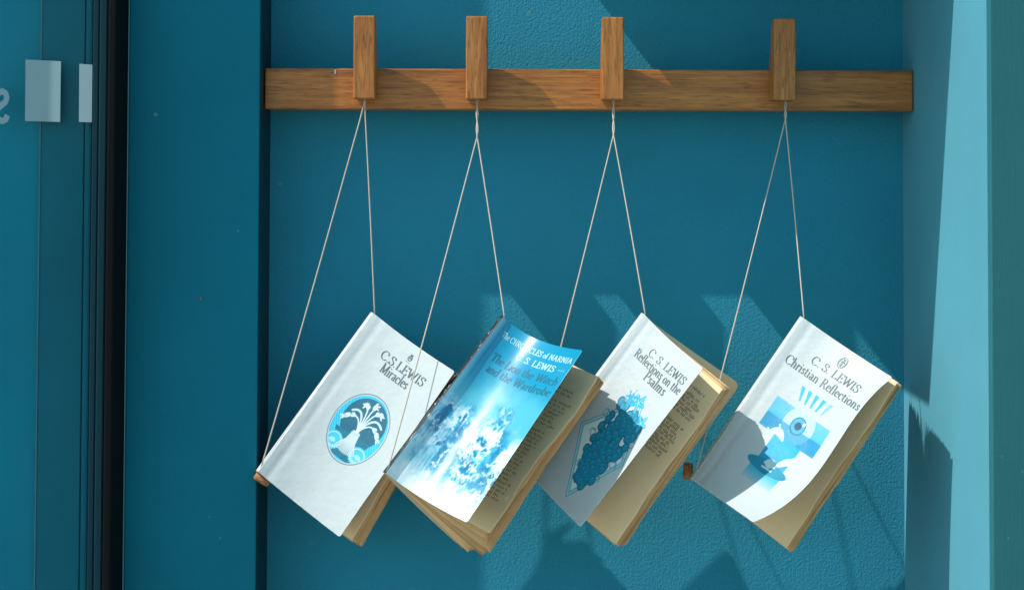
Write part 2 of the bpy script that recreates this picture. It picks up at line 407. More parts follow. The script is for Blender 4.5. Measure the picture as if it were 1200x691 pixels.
class Ink:
    """flat print collected as thin faces lying 0.2 mm above a curved sheet"""
    def __init__(s, surf, W, H=178.0, eps=.0002): s.surf = surf; s.W = W; s.H = H; s.V = []; s.F = []; s.eps = eps
    def strip(s, L, Rr, fn):
        b = len(s.V)
        for p, q in zip(L, Rr): s.V.append(fn(*p)); s.V.append(fn(*q))
        for i in range(len(L) - 1): s.F.append((b + 2 * i, b + 2 * i + 1, b + 2 * i + 3, b + 2 * i + 2))
    def text(s, txt, s0, s1, v, h, thick=.15, thin=.045, slant=0, track=0):
        pls, w_ = text_strips(txt, track); k = (s1 - s0) / w_
        for pl in pls:
            L, Rr = strip(pl, thick, thin)
            s.strip(L, Rr, lambda x, y: (s0 + (x + slant * y) * k, v + y * h))
    def line(s, pts, wmm):
        """polyline in (s,v) with constant width in mm"""
        P = [(a * s.W, b * s.H) for a, b in pts]; L, Rr = [], []
        for i, p in enumerate(P):
            a = P[max(i - 1, 0)]; b = P[min(i + 1, len(P) - 1)]; dx, dy = b[0] - a[0], b[1] - a[1]; l = math.hypot(dx, dy) or 1e-6
            w_ = (wmm[i] if isinstance(wmm, (list, tuple)) else wmm) / 2
            L.append((p[0] - dy / l * w_, p[1] + dx / l * w_)); Rr.append((p[0] + dy / l * w_, p[1] - dx / l * w_))
        s.strip(L, Rr, lambda x, y: (x / s.W, y / s.H))
    def build(s, name, m, parent, off, part=None):
        if not s.V: return
        A = np.array(s.V); S_, V_ = A[:, 0], A[:, 1]; e = 1e-3
        P = s.surf(S_, V_); Ds = s.surf(S_ + e, V_) - P; Dv = s.surf(S_, V_ + e) - P
        N = np.cross(Ds, Dv); N /= np.linalg.norm(N, axis=1)[:, None]
        return mesh_obj(name, P + N * s.eps - np.array(off), s.F, m, parent)

# ---------------------------------------------------------------- numpy drawing for the printed covers
def sm(d, w=.45): return np.clip(.5 - d / w, 0, 1)                     # coverage from a signed distance in mm
def lay(col, a, c): col[:] = col * (1 - a[..., None]) + np.array(c) * a[..., None]
def seg_d(X, Y, pts):
    d = np.full(X.shape, 1e9)
    for (x0, y0), (x1, y1) in zip(pts, pts[1:]):
        dx, dy = x1 - x0, y1 - y0; t = np.clip(((X - x0) * dx + (Y - y0) * dy) / (dx * dx + dy * dy + 1e-9), 0, 1)
        d = np.minimum(d, np.hypot(X - x0 - t * dx, Y - y0 - t * dy))
    return d
def poly_d(X, Y, pts):
    d = seg_d(X, Y, list(pts) + [pts[0]]); ins = np.zeros(X.shape, bool); n = len(pts)
    for i in range(n):
        x0, y0 = pts[i]; x1, y1 = pts[(i + 1) % n]
        c = ((y0 > Y) != (y1 > Y)) & (X < (x1 - x0) * (Y - y0) / (y1 - y0 + 1e-12) + x0); ins ^= c
    return np.where(ins, -d, d)
def vnoise(X, Y, cell, seed):
    g_ = np.random.default_rng(seed).random((128, 128)); x = X / cell + 40; y = Y / cell + 40
    xi = np.floor(x).astype(int); yi = np.floor(y).astype(int); fx = x - xi; fy = y - yi; fx = fx * fx * (3 - 2 * fx); fy = fy * fy * (3 - 2 * fy)
    q = lambda a, b: g_[a % 128, b % 128]
    return (q(xi, yi) * (1 - fx) + q(xi + 1, yi) * fx) * (1 - fy) + (q(xi, yi + 1) * (1 - fx) + q(xi + 1, yi + 1) * fx) * fy
def fbm(X, Y, cell, seed, o=5):
    r_ = 0; a = .5; t = 0
    for i in range(o): r_ = r_ + a * vnoise(X, Y, cell / 2 ** i, seed + i); t += a; a *= .55
    return r_ / t

WHITE = (.47, .53, .55); CY = (.0, .44, .72); NAVY = (.008, .10, .16); MID = (.0, .24, .42); PALE = (.62, .76, .80)

def art_base(X, Y, W):
    col = np.zeros(X.shape + (3,)); col[:] = WHITE
    e = np.minimum.reduce([X, W - X, Y, 178 - Y])
    lay(col, np.clip(1 - e / 1.2, 0, 1) * .35 * (fbm(X, Y, 4, 3) > .5), (.9, .88, .82))
    return col

def art_sheaf(X, Y, W):
    col = art_base(X, Y, W)
    cx, cy = .545 * W, .487 * 178; rx, ry = 29.5, 34.0
    def el(k): return (np.hypot((X - cx) / rx, (Y - cy) / ry) - k) * (rx + ry) / 2
    lay(col, sm(np.abs(el(1.0)) - .35), NAVY); lay(col, sm(el(.955)), CY)
    inner = el(.955)
    # engraved hatching on the rim
    ang = np.arctan2(Y - cy, X - cx); rad = np.hypot((X - cx) / rx, (Y - cy) / ry)
    hatch = (np.sin(X * 2.2 + Y * 1.1 + 3 * np.sin(Y * .15)) > .35) & (rad < .93) & (rad > .6)
    lay(col, hatch * .55, (.15, .62, .80))
    lay(col, sm(np.hypot(X - cx - 1, Y - cy - 7) - 23.5), (.006, .12, .20))
    lay(col, sm(np.maximum(poly_d(X, Y, [(cx - 22, cy - 8), (cx - 10, cy - 31), (cx + 12, cy - 31), (cx + 20, cy - 6)]), inner)), (.004, .15, .24))
    # two rounded scrolls at the foot
    for sx in (-1, 1):
        ox, oy = cx + sx * 15 , cy - 20
        d = np.hypot((X - ox), (Y - oy) * 1.15) - 9.5
        lay(col, sm(np.maximum(d, inner)), (.06, .47, .68)); lay(col, sm(np.abs(d + 2) - .4) * (inner < 0), (.45, .75, .85))
        lay(col, sm(np.hypot(X - ox - sx, (Y - oy + 1) * 1.6) - 3.4), (.3, .66, .8))
        for k in range(9):
            a0 = math.radians(200 + k * 16 if sx < 0 else 340 - k * 16)
            p0 = (ox + 5 * math.cos(a0), oy + 5 * math.sin(a0)); p1 = (ox + 9 * math.cos(a0), oy + 9 * math.sin(a0))
            lay(col, sm(seg_d(X, Y, [p0, p1]) - .25) * (inner < 0), (.5, .8, .88))
    # the sheaf
    tie = (cx + .5, cy - 5)
    for k in range(13):
        u = (k - 6) / 6
        lay(col, sm(seg_d(X, Y, [(tie[0] + u * 3.4, tie[1] + 2), (tie[0] + u * 5.5, tie[1] - 8), (tie[0] + u * 11, tie[1] - 20 + 3 * u * u)]) - .58, .4), (.50, .60, .64))
    stems = [(-22, 4), (-17, 14), (-8, 24), (2, 29), (12, 24), (19, 15), (23, 4)]
    for k, (tx, ty) in enumerate(stems):
        pts = []
        for i in range(15):
            t = i / 14; q = (1 - t)
            bx = q * q * tie[0] + 2 * q * t * (tie[0] + tx * .28) + t * t * (tie[0] + tx)
            by = q * q * tie[1] + 2 * q * t * (tie[1] + 22 + ty * .35) + t * t * (tie[1] + ty + 2)
            pts.append((bx, by))
        lay(col, sm(seg_d(X, Y, pts) - .62, .4), PALE)
        if k in (0, 2, 3, 4, 6):
            ear = pts[8:]
            for j in range(9):
                p = ear[min(j * 6 // 8, 5)]; q_ = ear[min(j * 6 // 8 + 1, 6)]
                a = math.atan2(q_[1] - p[1], q_[0] - p[0]); f0 = (j % 2) * .5
                p = (p[0] + (q_[0] - p[0]) * f0, p[1] + (q_[1] - p[1]) * f0)
                for sgn in (-1, 1):
                    e0 = (p[0] + math.cos(a + sgn * .5) * 3.6, p[1] + math.sin(a + sgn * .5) * 3.6)
                    lay(col, sm(seg_d(X, Y, [p, e0]) - .48, .35), (.58, .70, .74))
            lay(col, sm(seg_d(X, Y, ear) - .16, .3) * .8, (.02, .14, .22))
        else:
            lay(col, sm(seg_d(X, Y, pts[5:]) - .95, .4), (.58, .70, .74)); lay(col, sm(seg_d(X, Y, pts[5:]) - .14, .3) * .7, (.03, .18, .26))
    lay(col, sm(seg_d(X, Y, [(tie[0] - 4, tie[1]), (tie[0] + 4, tie[1] + .6)]) - .9), (.4, .55, .62))
    return col

def art_mist(X, Y, W):
    n1 = fbm(X, Y, 38, 11); n2 = fbm(X * 1.0, Y * .8, 13, 23, 6); n3 = fbm(X, Y, 60, 31)
    s_, v_ = X / W, Y / 178
    col = np.zeros(X.shape + (3,)); top = np.array((.0, .27, .46)); mid = np.array((.07, .42, .56))
    t = np.clip((1.0 - v_ + (n1 - .5) * .28 - .22) / .22, 0, 1)[..., None]; t = t * t * (3 - 2 * t)
    col[:] = top * (1 - t) + mid * t
    lay(col, np.clip((n3 - .45) * 3.5, 0, 1) * np.clip((.76 - v_) * 4, 0, .7), (.60, .76, .82))
    # a craggy blue range with a peak, fading down into pale mist
    ridge = .46 + .11 * np.exp(-((s_ - .66) / .12) ** 2) + .10 * np.exp(-((s_ - .30) / .10) ** 2) + (fbm(X, Y, 30, 41, 6) - .5) * .34
    m = np.clip((ridge + .04 - v_) * 9, 0, 1) * np.clip((fbm(X, Y, 26, 91, 4) - .30) * 5, .15, 1)
    depth = np.clip((v_ - .10) / .30, 0, 1)
    crag = np.clip((n2 - .44) * 6, 0, 1)
    lay(col, m * depth * .9, (.04, .42, .66))
    rd = 1 - np.abs(2 * fbm(X * 1.25, Y * .9, 9, 57, 6) - 1) * 2.2; fine = fbm(X * .8 + .3 * Y, Y, 6.5, 77, 5)
    lay(col, m * crag * np.clip(depth + .3, 0, 1), (.0, .17, .36))
    lay(col, m * np.clip((rd - .62) * 7, 0, 1) * np.clip((fine - .35) * 5, 0, 1) * .85, (.66, .80, .86))
    lay(col, m * np.clip((.52 - rd) * 8, 0, 1) * np.clip((fine - .42) * 7, 0, 1) * np.clip(depth + .4, 0, 1), (.0, .15, .30))
    lay(col, m * np.clip((.41 - n2) * 14, 0, 1) * .8, (.70, .82, .86))
    edge = np.abs(ridge + .02 - v_); lay(col, np.clip(1 - edge * 90, 0, 1) * (fine > .45) * (s_ > .35) * (s_ < .8) * .6, (.0, .14, .30))
    fir = (np.sin(X * 1.4 + 6 * n2) > .2) & (n1 > .50) & (v_ < .42) & (v_ > .08)
    lay(col, fir * .55 * np.clip((n2 - .35) * 4, 0, 1), (.0, .22, .40))
    lay(col, np.clip((.16 - v_) * 9, 0, 1) * .8, (.70, .80, .83))
    lay(col, np.clip((.08 - s_) * 12, 0, 1) * .6, (.5, .75, .85))
    return col

def art_grapes(X, Y, W):
    col = art_base(X, Y, W)
    D = [(.646 * W, .703 * 178), (.177 * W, .38 * 178), (.60 * W, .053 * 178), (.95 * W, .372 * 178)]
    d = poly_d(X, Y, D)
    lay(col, sm(d), (.64, .76, .79)); lay(col, sm(np.abs(d + .5) - .6), (.02, .30, .44)); lay(col, sm(np.abs(d + 3.2) - 1.3) * .85, (.10, .42, .54))
    # broad blue flank of the frame
    fl = np.clip(sm(d + .5) * np.clip((.34 * W - X + (Y - 70) * .25) / 10, 0, 1), 0, 1)
    rr = random.Random(3); gr = []
    for i in range(130):
        t = i / 129; yy = (.60 - .44 * t) * 178; half = (3 + 21 * math.sin(min(1, (1 - t) * 1.15 + .12) * math.pi * .62))
        xx = .63 * W + rr.uniform(-1, 1) * half
        gr.append((xx, yy + rr.uniform(-3, 3), rr.uniform(3.6, 4.6)))
    gr.sort(key=lambda q: rr.random())
    gr += [((.60 + .10 * math.cos(j * 2.4) * math.sin((1 - j / 40) * 2.6 + .2)) * W, (.56 - .36 * j / 40) * 178, 4.3) for j in range(40)]
    body = np.full(X.shape, 1e9)
    for x, y, r_ in gr: body = np.minimum(body, np.hypot(X - x, Y - y) - r_ - .8)
    lay(col, sm(body), (.0, .10, .17))
    for x, y, r_ in gr:
        dd = np.hypot(X - x, Y - y)
        lay(col, sm(dd - r_), (.0, .16, .27)); lay(col, sm(dd - r_ + .6), (.0, .25, .40))
        lay(col, sm(np.hypot(X - x + 1.2, Y - y - 1.3) - .9), (.03, .36, .54))
    # vine leaves, flower and tendrils
    for (lx, ly, r_) in ((.62 * W, .655 * 178, 10), (.80 * W, .585 * 178, 9)):
        a = np.arctan2(Y - ly, X - lx); rad = np.hypot(X - lx, Y - ly); lo = r_ * (.72 + .28 * np.cos(5 * a))
        lay(col, sm(rad - lo) * .95, (.0, .38, .60)); lay(col, (sm(np.abs(np.sin(2.5 * a)) * rad - .5) * (rad < lo * .9)), (.45, .75, .85))
    for k in range(26):
        a0 = rr.uniform(0, math.tau); q0 = rr.uniform(3, 9); c0 = (.52 * W + rr.uniform(-4, 4), .645 * 178 + rr.uniform(-4, 4)); p1 = (c0[0] + q0 * math.cos(a0), c0[1] + q0 * .8 * math.sin(a0))
        lay(col, sm(seg_d(X, Y, [c0, ((c0[0] + p1[0]) / 2 + rr.uniform(-1.5, 1.5), (c0[1] + p1[1]) / 2), p1]) - rr.uniform(.3, .8)), (.0, .40, .66)); lay(col, sm(np.hypot(X - p1[0], Y - p1[1]) - rr.uniform(.6, 1.6)), (.0, .34, .60))
    for (tx, ty, sc) in ((.36, .50, 1), (.37, .38, -1), (.84, .33, 1), (.48, .22, -1), (.78, .22, 1), (.87, .47, -1)):
        pts = [(tx * W + sc * (9 - .45 * i) * math.cos(i * .62) * .6, ty * 178 + (7 - .35 * i) * math.sin(i * .62) * .8 + i * .2) for i in range(16)]
        lay(col, sm(seg_d(X, Y, pts) - .38, .4), (.02, .28, .42))
    return col

def art_eye(X, Y, W):
    col = art_base(X, Y, W); H = 178
    def rect(s0, s1, v0, v1): return np.maximum(np.maximum(s0 * W - X, X - s1 * W), np.maximum(v0 * H - Y, Y - v1 * H))
    g1 = np.clip((Y / H - .43) / .18, 0, 1)
    r1 = sm(rect(.23, .875, .43, .603) + np.clip(Y / H - .585, 0, 1) * 60 * (fbm(X, Y, 6, 8)))
    lay(col, r1 * (1 - .25 * g1), (.0, .40, .66))
    lay(col, sm(rect(.23, .875, .43, .51)), (.0, .25, .46))
    # eye
    ex, ey = .575 * W, .528 * H; rad = np.hypot(X - ex, Y - ey)
    up = (Y > .508 * H) * 1.0
    n = fbm(X, Y, 3, 17)
    lay(col, sm(rad - 18.5) * up * (.75 + .2 * n), (.42, .66, .74)); lay(col, sm(rad - 18.5) * (1 - up) * .35, (.12, .44, .62))
    lay(col, sm(rad - 8.8), (.03, .32, .50)); lay(col, sm(np.abs(rad - 8.3) - .5), (.0, .13, .24))
    lay(col, (np.sin(np.arctan2(Y - ey, X - ex) * 26) > .2) * sm(rad - 7.6) * .5, (.15, .5, .66))
    lay(col, sm(rad - 4), (.0, .08, .15)); lay(col, sm(np.hypot(X - ex - 5, (Y - ey - 4)) - 1.6), (.75, .86, .9))
    for k in range(60):
        a0 = R.random() * math.tau; rr_ = R.uniform(10, 17)
        lay(col, sm(np.hypot(X - ex - rr_ * math.cos(a0), Y - ey - rr_ * math.sin(a0)) - .35) * up, (.68, .82, .86))
    # rays
    for k in range(5):
        u = (k - 2) / 2; c = (.575 * W + u * 14.5, .64 * H); t = (.572 * W + u * 19, .715 * H)
        wt, wb = 2.6, 1.1
        lay(col, sm(poly_d(X, Y, [(c[0] - wb, c[1]), (c[0] + wb, c[1]), (t[0] + wt, t[1]), (t[0] - wt, t[1])])) * (.95 if k < 4 else .6), (.0, .38, .62))
    # steps going down
    lay(col, sm(rect(.42, .73, .29, .431)), (.0, .36, .62)); lay(col, sm(rect(.42, .73, .28, .34)) * .6, (.02, .28, .48))
    # leaping fish shapes
    for (bx, by, f) in ((.44, .425, 1), (.70, .352, -1)):
        pts = [(bx * W + f * (-9 + 18 * i / 12), by * H + 4.5 * math.sin(math.pi * i / 12) - (0 if f > 0 else 1.0 * i)) for i in range(13)]
        for i, p in enumerate(pts[:-1]):
            r_ = .5 + 3.0 * math.sin(math.pi * (i + .6) / 12.6)
            lay(col, sm(seg_d(X, Y, [p, pts[i + 1]]) - r_, .5), (.55, .74, .80))
        lay(col, sm(seg_d(X, Y, [(pts[6][0], pts[6][1] + 2), (pts[6][0] - f * 3, pts[6][1] + 6)]) - .9), (.45, .70, .78))
        lay(col, sm(seg_d(X, Y, [(pts[0][0] - 2 * f, pts[0][1] - 3), pts[0], (pts[0][0] - 3 * f, pts[0][1] + 2)]) - .8), (.5, .72, .8))
        lay(col, sm(seg_d(X, Y, pts) - .35) * .6, (.1, .4, .55))
    # pool with a floating flower
    lay(col, sm(rect(.40, .76, .165, .25)) * np.clip((Y / H - .14) / .08, 0, 1), (.05, .42, .58))
    lay(col, sm((np.hypot((X - .565 * W) / 26, (Y - .262 * H) / 6.2) - 1) * 8), (.0, .24, .38))
    fx, fy = .57 * W, .285 * H
    for k in range(9):
        a0 = math.radians(20 + k * 17.5); p1 = (fx + 7 * math.cos(a0), fy - 3 + 7.5 * math.sin(a0))
        lay(col, sm(seg_d(X, Y, [(fx, fy - 3), p1]) - 1.0), (.52, .72, .76)); lay(col, sm(seg_d(X, Y, [(fx, fy - 3), p1]) - .2) * .6, (.2, .5, .6))
    lay(col, sm(seg_d(X, Y, [(fx - 6, fy - 5), (fx + 6, fy - 5)]) - .9), (.5, .70, .75))
    return col

# ---------------------------------------------------------------- books
def curve_fit(vs, vals):
    vs, vals = np.array(vs, float), np.array(vals, float)
    if len(vs) <= 2: return lambda v: vals[0] + (vals[-1] - vals[0]) * (v - vs[0]) / (vs[-1] - vs[0])
    c = np.polyfit(vs, vals, min(3, len(vs) - 1)); return lambda v: np.polyval(c, v)

def make_book(A, B, fore, W, bow, sag, art, thick, back, fan, label, group, coverm, spine_m, n_leaves, first_mat, wave=0, bowp=None, hinge=(-2.6, -1.6)):
    """A, B: (px, py, depth mm) of the spine's foot and head.  fore: (v, px, py, depth mm) along the cover's fore-edge.
    fan: (k, head corner, foot corner) of the leaves from first to last.  back: head and foot corner of the back cover."""
    A = np.array(A, float); B = np.array(B, float)
    ff = [curve_fit([f[0] for f in fore], [f[i] for f in fore]) for i in (1, 2, 3)]
    ax = (B - A)[:2] / np.linalg.norm((B - A)[:2])
    def sheet(A_, B_, foref, bow_, sag_, crease=0.0, wav=0.0):
        def f(s, v):
            s, v = np.broadcast_arrays(np.asarray(s, float), np.asarray(v, float))
            P = []
            b4 = 4 * s * (1 - s)
            for i in range(3):
                sp = A_[i] + (B_[i] - A_[i]) * v
                q = sp + s * (foref[i](v) - sp)
                if i < 2: q = q - ax[i] * sag_ * b4 * (.35 + .65 * v)
                else:
                    q = q + bow_ * b4 - crease * np.exp(-((s - .10) / .04) ** 2)
                    q = q + wav * s * np.sin(v * 7.0 + 1.2) + wav * .5 * s * s * np.sin(v * 15 + s * 3)
                P.append(q)
            return at(P[0], P[1], P[2] / 1000 * K)
        return f
    cover = sheet(A, B, ff, bow, sag, .5, wave)
    base = Vector(at(*[(A[i] + B[i]) / 2 if i < 2 else (A[2] + B[2]) / 2000 * K for i in range(3)]))
    root = empty('paperback_book', base); tag(root, label, 'book', group)
    off = np.array(base)
    ns, nv = int(W / .5), 356
    S_, V_ = np.meshgrid(np.linspace(0, 1, ns), np.linspace(0, 1, nv), indexing='ij')
    P = cover(S_, V_); col = art(S_ * W, V_ * 178, W)
    # rounded, slightly worn corners at the fore edge
    rc = 2.2; X_, Y_ = S_ * W, V_ * 178
    for cy_, sg in ((rc, -1), (178 - rc, 1)):
        inside = (X_ > W - rc) & ((Y_ - cy_) * sg > 0)
        dx = (X_ - (W - rc)); dy = (Y_ - cy_) * sg; r_ = np.maximum(np.abs(dx), np.abs(dy)) / (np.hypot(dx, dy) + 1e-9)
        Sn = np.where(inside, (W - rc + dx * r_) / W, S_); Vn = np.where(inside, (cy_ + dy * r_ * sg) / 178, V_)
        P = np.where(inside[..., None], cover(Sn, Vn), P)
    cov = grid_mesh('front_cover', P, coverm, root, col, .00035, off)
    # spine strip, rounded, going back to the rear hinge
    A2 = A + np.array([hinge[0], hinge[1] + 1, -thick]); B2 = B + np.array([hinge[0], hinge[1] + 2, -thick])
    T = np.linspace(0, 1, 9); VV = np.linspace(0, 1, 60); T_, VG = np.meshgrid(T, VV, indexing='ij')
    per = np.array([ax[1], -ax[0]]) * -1
    if per[0] > 0: per = -per
    Q = [A[i] + (B[i] - A[i]) * VG + T_ * ((A2 - A)[i]) for i in range(3)]
    for i in range(2): Q[i] = Q[i] + per[i] * 1.8 * np.sin(T_ * math.pi)
    Ps = at(Q[0], Q[1], Q[2] / 1000 * K)
    grid_mesh('spine', Ps, spine_m, root, None, .0004, off)
    def spine_surf(s, v):
        s, v = np.broadcast_arrays(np.asarray(s, float), np.asarray(v, float))
        q = [A[i] + (B[i] - A[i]) * v + s * ((A2 - A)[i]) + (per[i] * 1.8 * np.sin(s * math.pi) if i < 2 else 0) for i in range(3)]
        return at(q[0], q[1], q[2] / 1000 * K)
    # back cover
    bf = [curve_fit([0, 1], [back[1][i], back[0][i]]) for i in range(3)]
    bc = sheet(A2, B2, bf, 0, sag * .5)
    Sb, Vb = np.meshgrid(np.linspace(0, 1, 40), np.linspace(0, 1, 50), indexing='ij')
    Pb = bc(Sb, Vb)
    for cy_, sg in ((.035, -1), (.965, 1)):
        inside = (Sb > .94) & ((Vb - cy_) * sg > 0); dx = (Sb - .94) / .06; dy = (Vb - cy_) * sg / .035
        r_ = np.maximum(np.abs(dx), np.abs(dy)) / (np.hypot(dx, dy) + 1e-9)
        Pb = np.where(inside[..., None], bc(np.where(inside, .94 + .06 * dx * r_, Sb), np.where(inside, cy_ + dy * r_ * .035 * sg, Vb)), Pb)
    grid_mesh('back_cover', Pb, M_back, root, None, .0004, off)
    # leaves
    surfs = []; blockV, blockF = [], []; nb = 0
    ks = [f[0] for f in fan]
    for i in range(n_leaves):
        k = i / (n_leaves - 1)
        e = [np.interp(k, ks, [f[1][j] for f in fan]) for j in range(3)]
        g_ = [np.interp(k, ks, [f[2][j] for f in fan]) for j in range(3)]
        jit = 0 if i == 0 else 1
        e = [e[j] + jit * R.uniform(-1.1, 1.1) * (1 if j < 2 else .5) for j in range(3)]; g_ = [g_[j] + jit * R.uniform(-1.6, 1.6) * (1 if j < 2 else .5) for j in range(3)]
        if i < 4:
            e[2] = np.interp(k, ks, [f[1][2] for f in fan]) - .35 * i; g_[2] = np.interp(k, ks, [f[2][2] for f in fan]) - .35 * i
        else: e[2] -= 2.6; g_[2] -= 2.6
        t = .07 + .86 * k
        Ar = A + (A2 - A) * t + np.array([2.5, 1.5, 0]) + np.append(ax * 3, 0)*1.0; Br = B + (B2 - B) * t + np.array([1.5, 2.5, 0]) - np.append(ax * 2, 0)
        w0, w1, ph = R.uniform(.2, .9), R.uniform(.1, .5), R.uniform(0, 6)
        if wave: w0 *= 1.5
        if i < 4: w1 *= .6; ph = 1.0; w1 = .25; w0 = .8 * (1 + bool(wave))
        foref = [(lambda v, a=g_[j], b=e[j], j=j, w0=w0, w1=w1, ph=ph: a + (b - a) * v + (w0 * np.sin(v * 9 + ph) + w1 * np.sin(v * 31 + ph * 2)) * (1 if j < 2 else .45)) for j in range(3)]
        bp = (bow if bowp is None else bowp) * (1 - k) ** 1.0
        f = sheet(Ar, Br, foref, bp - 1.0 * (1 - k), sag * .6 * (1 - k), 0, wave * .6 * (1 - k))
        surfs.append(f)
        Sg, Vg = np.meshgrid(np.linspace(0, 1, 13 if i else 70), np.linspace(0, 1, 13 if i else 90), indexing='ij')
        Pg = f(Sg, Vg)
        if i < 3 or i % 9 == 0:
            grid_mesh('page', Pg, first_mat[min(i, len(first_mat) - 1)], root, None, .00012, off)
        else:
            v_, f_ = grid_arrays(Pg - off); blockV.append(v_); blockF.append(f_ + nb); nb += len(v_)
    bv = np.concatenate(blockV); bfc = np.concatenate(blockF)
    blk = mesh_obj('page_block', bv, [tuple(map(int, q)) for q in bfc], M_block, root, True); blk['kind'] = 'stuff'
    s_ = blk.modifiers.new('thickness', 'SOLIDIFY'); s_.thickness = .00016; s_.offset = -1
    return dict(root=root, cover=cover, off=off, W=W, page=surfs[0], spine=spine_surf, A=A, B=B)

def page_text(bk, rows, s0, s1, ragged=.0, m=M_ink_brown, h=1.5, gaps=()):
    ink = Ink(bk['page'], bk['W'], eps=.00025)
    rr = random.Random(int(rows[0] * 1000) + 5)
    for r_ in rows:
        if any(a < r_ < b for a, b in gaps): continue
        x = s0; end = s1 - rr.random() * ragged
        while x < end:
            for k in range(rr.randint(2, 8)):
                if x > end: break
                hh = h * rr.choice([1, 1, 1, 1.5]) / 178
                up = rr.random() < .5
                ink.line([(x, r_), (x + .0001, r_ + hh)], rr.uniform(.35, .6))
                if up: ink.line([(x, r_ + hh), (x + .009, r_ + hh * .98)], .3)
                else: ink.line([(x, r_), (x + .008, r_)], .3)
                x += .0145
            x += .014
    ink.build('page_text', m, bk['root'], bk['off'])

GRP = 'paperbacks hanging on strings from the oak pegs'
b1 = make_book((303, 553, 58), (438, 367, 50), [(0, 398, 629, 82), (1, 533, 435, 96)], 105, -6, 2, art_sheaf, 11,
    ((536, 442, 26), (424, 640, 22)),
    [(0, (530, 437, 91), (412, 632, 68)), (.3, (535, 442, 75), (423, 638, 52)), (1, (535, 442, 32), (422, 638, 28))],
    'white paperback with a wheat sheaf oval, leftmost and nearest the teal board', GRP, M_cover, M_spine_white, 46, [M_page, M_block])
b2 = make_book((452, 554, 111), (590, 371, 87), [(0, 547, 612, 158), (1, 683, 410, 134)], 108, -18, 9, art_mist, 12,
    ((699, 446, 30), (541, 641, 26)),
    [(0, (702, 442, 128), (573, 622, 132)), (.30, (705, 446, 122), (567, 633, 124)), (.36, (706, 447, 120), (573, 644, 116)), (.56, (706, 448, 114), (566, 650, 100)), (.60, (704, 447, 112), (557, 641, 96)), (.76, (704, 448, 106), (550, 647, 86)), (.82, (702, 447, 90), (543, 637, 70)), (1, (701, 447, 40), (541, 640, 36))],
    'bright blue glossy paperback with a misty mountain cover, second from left, its pages splayed', GRP, M_cover_gloss, M_spine_worn, 56, [M_page, M_page, M_block], wave=1.6, bowp=-20)
b3 = make_book((618, 553, 90), (755, 368, 88), [(0, 680, 617, 126), (1, 824, 431, 134)], 108, -5, 2, art_grapes, 12,
    ((868, 450, 36), (733, 634, 28)),
    [(0, (847, 456, 118), (721, 636, 112)), (.5, (851, 456, 112), (726, 638, 104)), (1, (857, 456, 105), (732, 637, 94))],
    'white paperback with a blue bunch of grapes in a diamond, third from left', GRP, M_cover, M_spine_white, 50, [M_page, M_page, M_block])
b4 = make_book((812, 561, 88), (941, 372, 91), [(0, 882, 611, 154), (.106, 911, 599, 150), (.263, 938, 574, 146), (.61, 987, 511, 141), (1, 1046, 442, 141)], 112, -6, 1, art_eye, 12,
    ((1052, 453, 18), (929, 645, 16)),
    [(0, (1052, 448, 134), (921, 641, 110)), (.15, (1056, 452, 120), (928, 645, 99)), (1, (1053, 452, 22), (928, 644, 20))],
    'white paperback with a blue eye and dolphins, rightmost, beside the sunlit side wall', GRP, M_cover, M_spine_white, 50, [M_page, M_block])

# lettering on the covers
def cover_text(bk, name, m, fn):
    ink = Ink(bk['cover'], bk['W']); fn(ink); ink.build(name, m, bk['root'], bk['off'])
def b1t(k):
    k.text('C.S.LEWIS', .30, .82, .845, .046, .17, .05); k.text('Miracles', .375, .70, .788, .050, .17, .05)
    c = (.56, .93)
    k.line([(c[0] + .020 * math.cos(a), c[1] + .012 * math.sin(a)) for a in np.linspace(0, 6.28, 14)], .9)
    k.line([(c[0] - .014, c[1] + .018), (c[0] + .014, c[1] + .018)], 1.6); k.line([(c[0] - .01, c[1]), (c[0] + .012, c[1] + .004)], 1.3)
    k.line([(c[0] - .03, c[1] - .022), (c[0] + .03, c[1] - .022)], .35)
def b2w(k):
    k.text('The CHRONICLES of NARNIA', .115, .975, .918, .030, .20, .07)
    k.text('C. S. LEWIS', .41, .86, .858, .034, .2, .07)
    for i in range(3): k.line([(.90 + i * .025, .873), (.908 + i * .025, .873)], 1.2)
def b2t(k):
    k.text('The Lion the Witch', .17, .97, .790, .044, .15, .045, .06); k.text('and the Wardrobe', .20, .97, .728, .044, .15, .045, .06)
def b3t(k):
    k.text('C. S. LEWIS', .34, .93, .868, .042, .15, .045); k.text('Reflections on the', .20, .955, .815, .046, .17, .05); k.text('Psalms', .47, .81, .762, .050, .17, .05)
def b4t(k):
    k.text('C. S. LEWIS', .31, .87, .835, .044, .16, .05); k.text('Christian Reflections', .09, .985, .762, .048, .16, .05)
    c = (.565, .925)
    k.line([(c[0] + .040 * math.cos(a), c[1] + .032 * math.sin(a)) for a in np.linspace(0, 6.29, 26)], .45)
    k.line([(c[0] + .034 * math.cos(a), c[1] + .027 * math.sin(a)) for a in np.linspace(0, 6.29, 26)], .3)
    k.line([(c[0], c[1] - .022), (c[0], c[1] + .022)], .9); k.line([(c[0] - .022, c[1] + .002), (c[0] + .022, c[1] + .002)], .9)
    for a in np.linspace(0, 6.28, 11): k.line([(c[0] + .010 * math.cos(a), c[1] + .008 * math.sin(a)), (c[0] + .030 * math.cos(a), c[1] + .023 * math.sin(a))], .35)
cover_text(b1, 'title_lettering', M_ink, b1t)
cover_text(b2, 'series_lettering', M_ink_pale, b2w); cover_text(b2, 'title_lettering', M_ink_navy, b2t)
cover_text(b3, 'title_lettering', M_ink, b3t); cover_text(b4, 'title_lettering', M_ink, b4t)
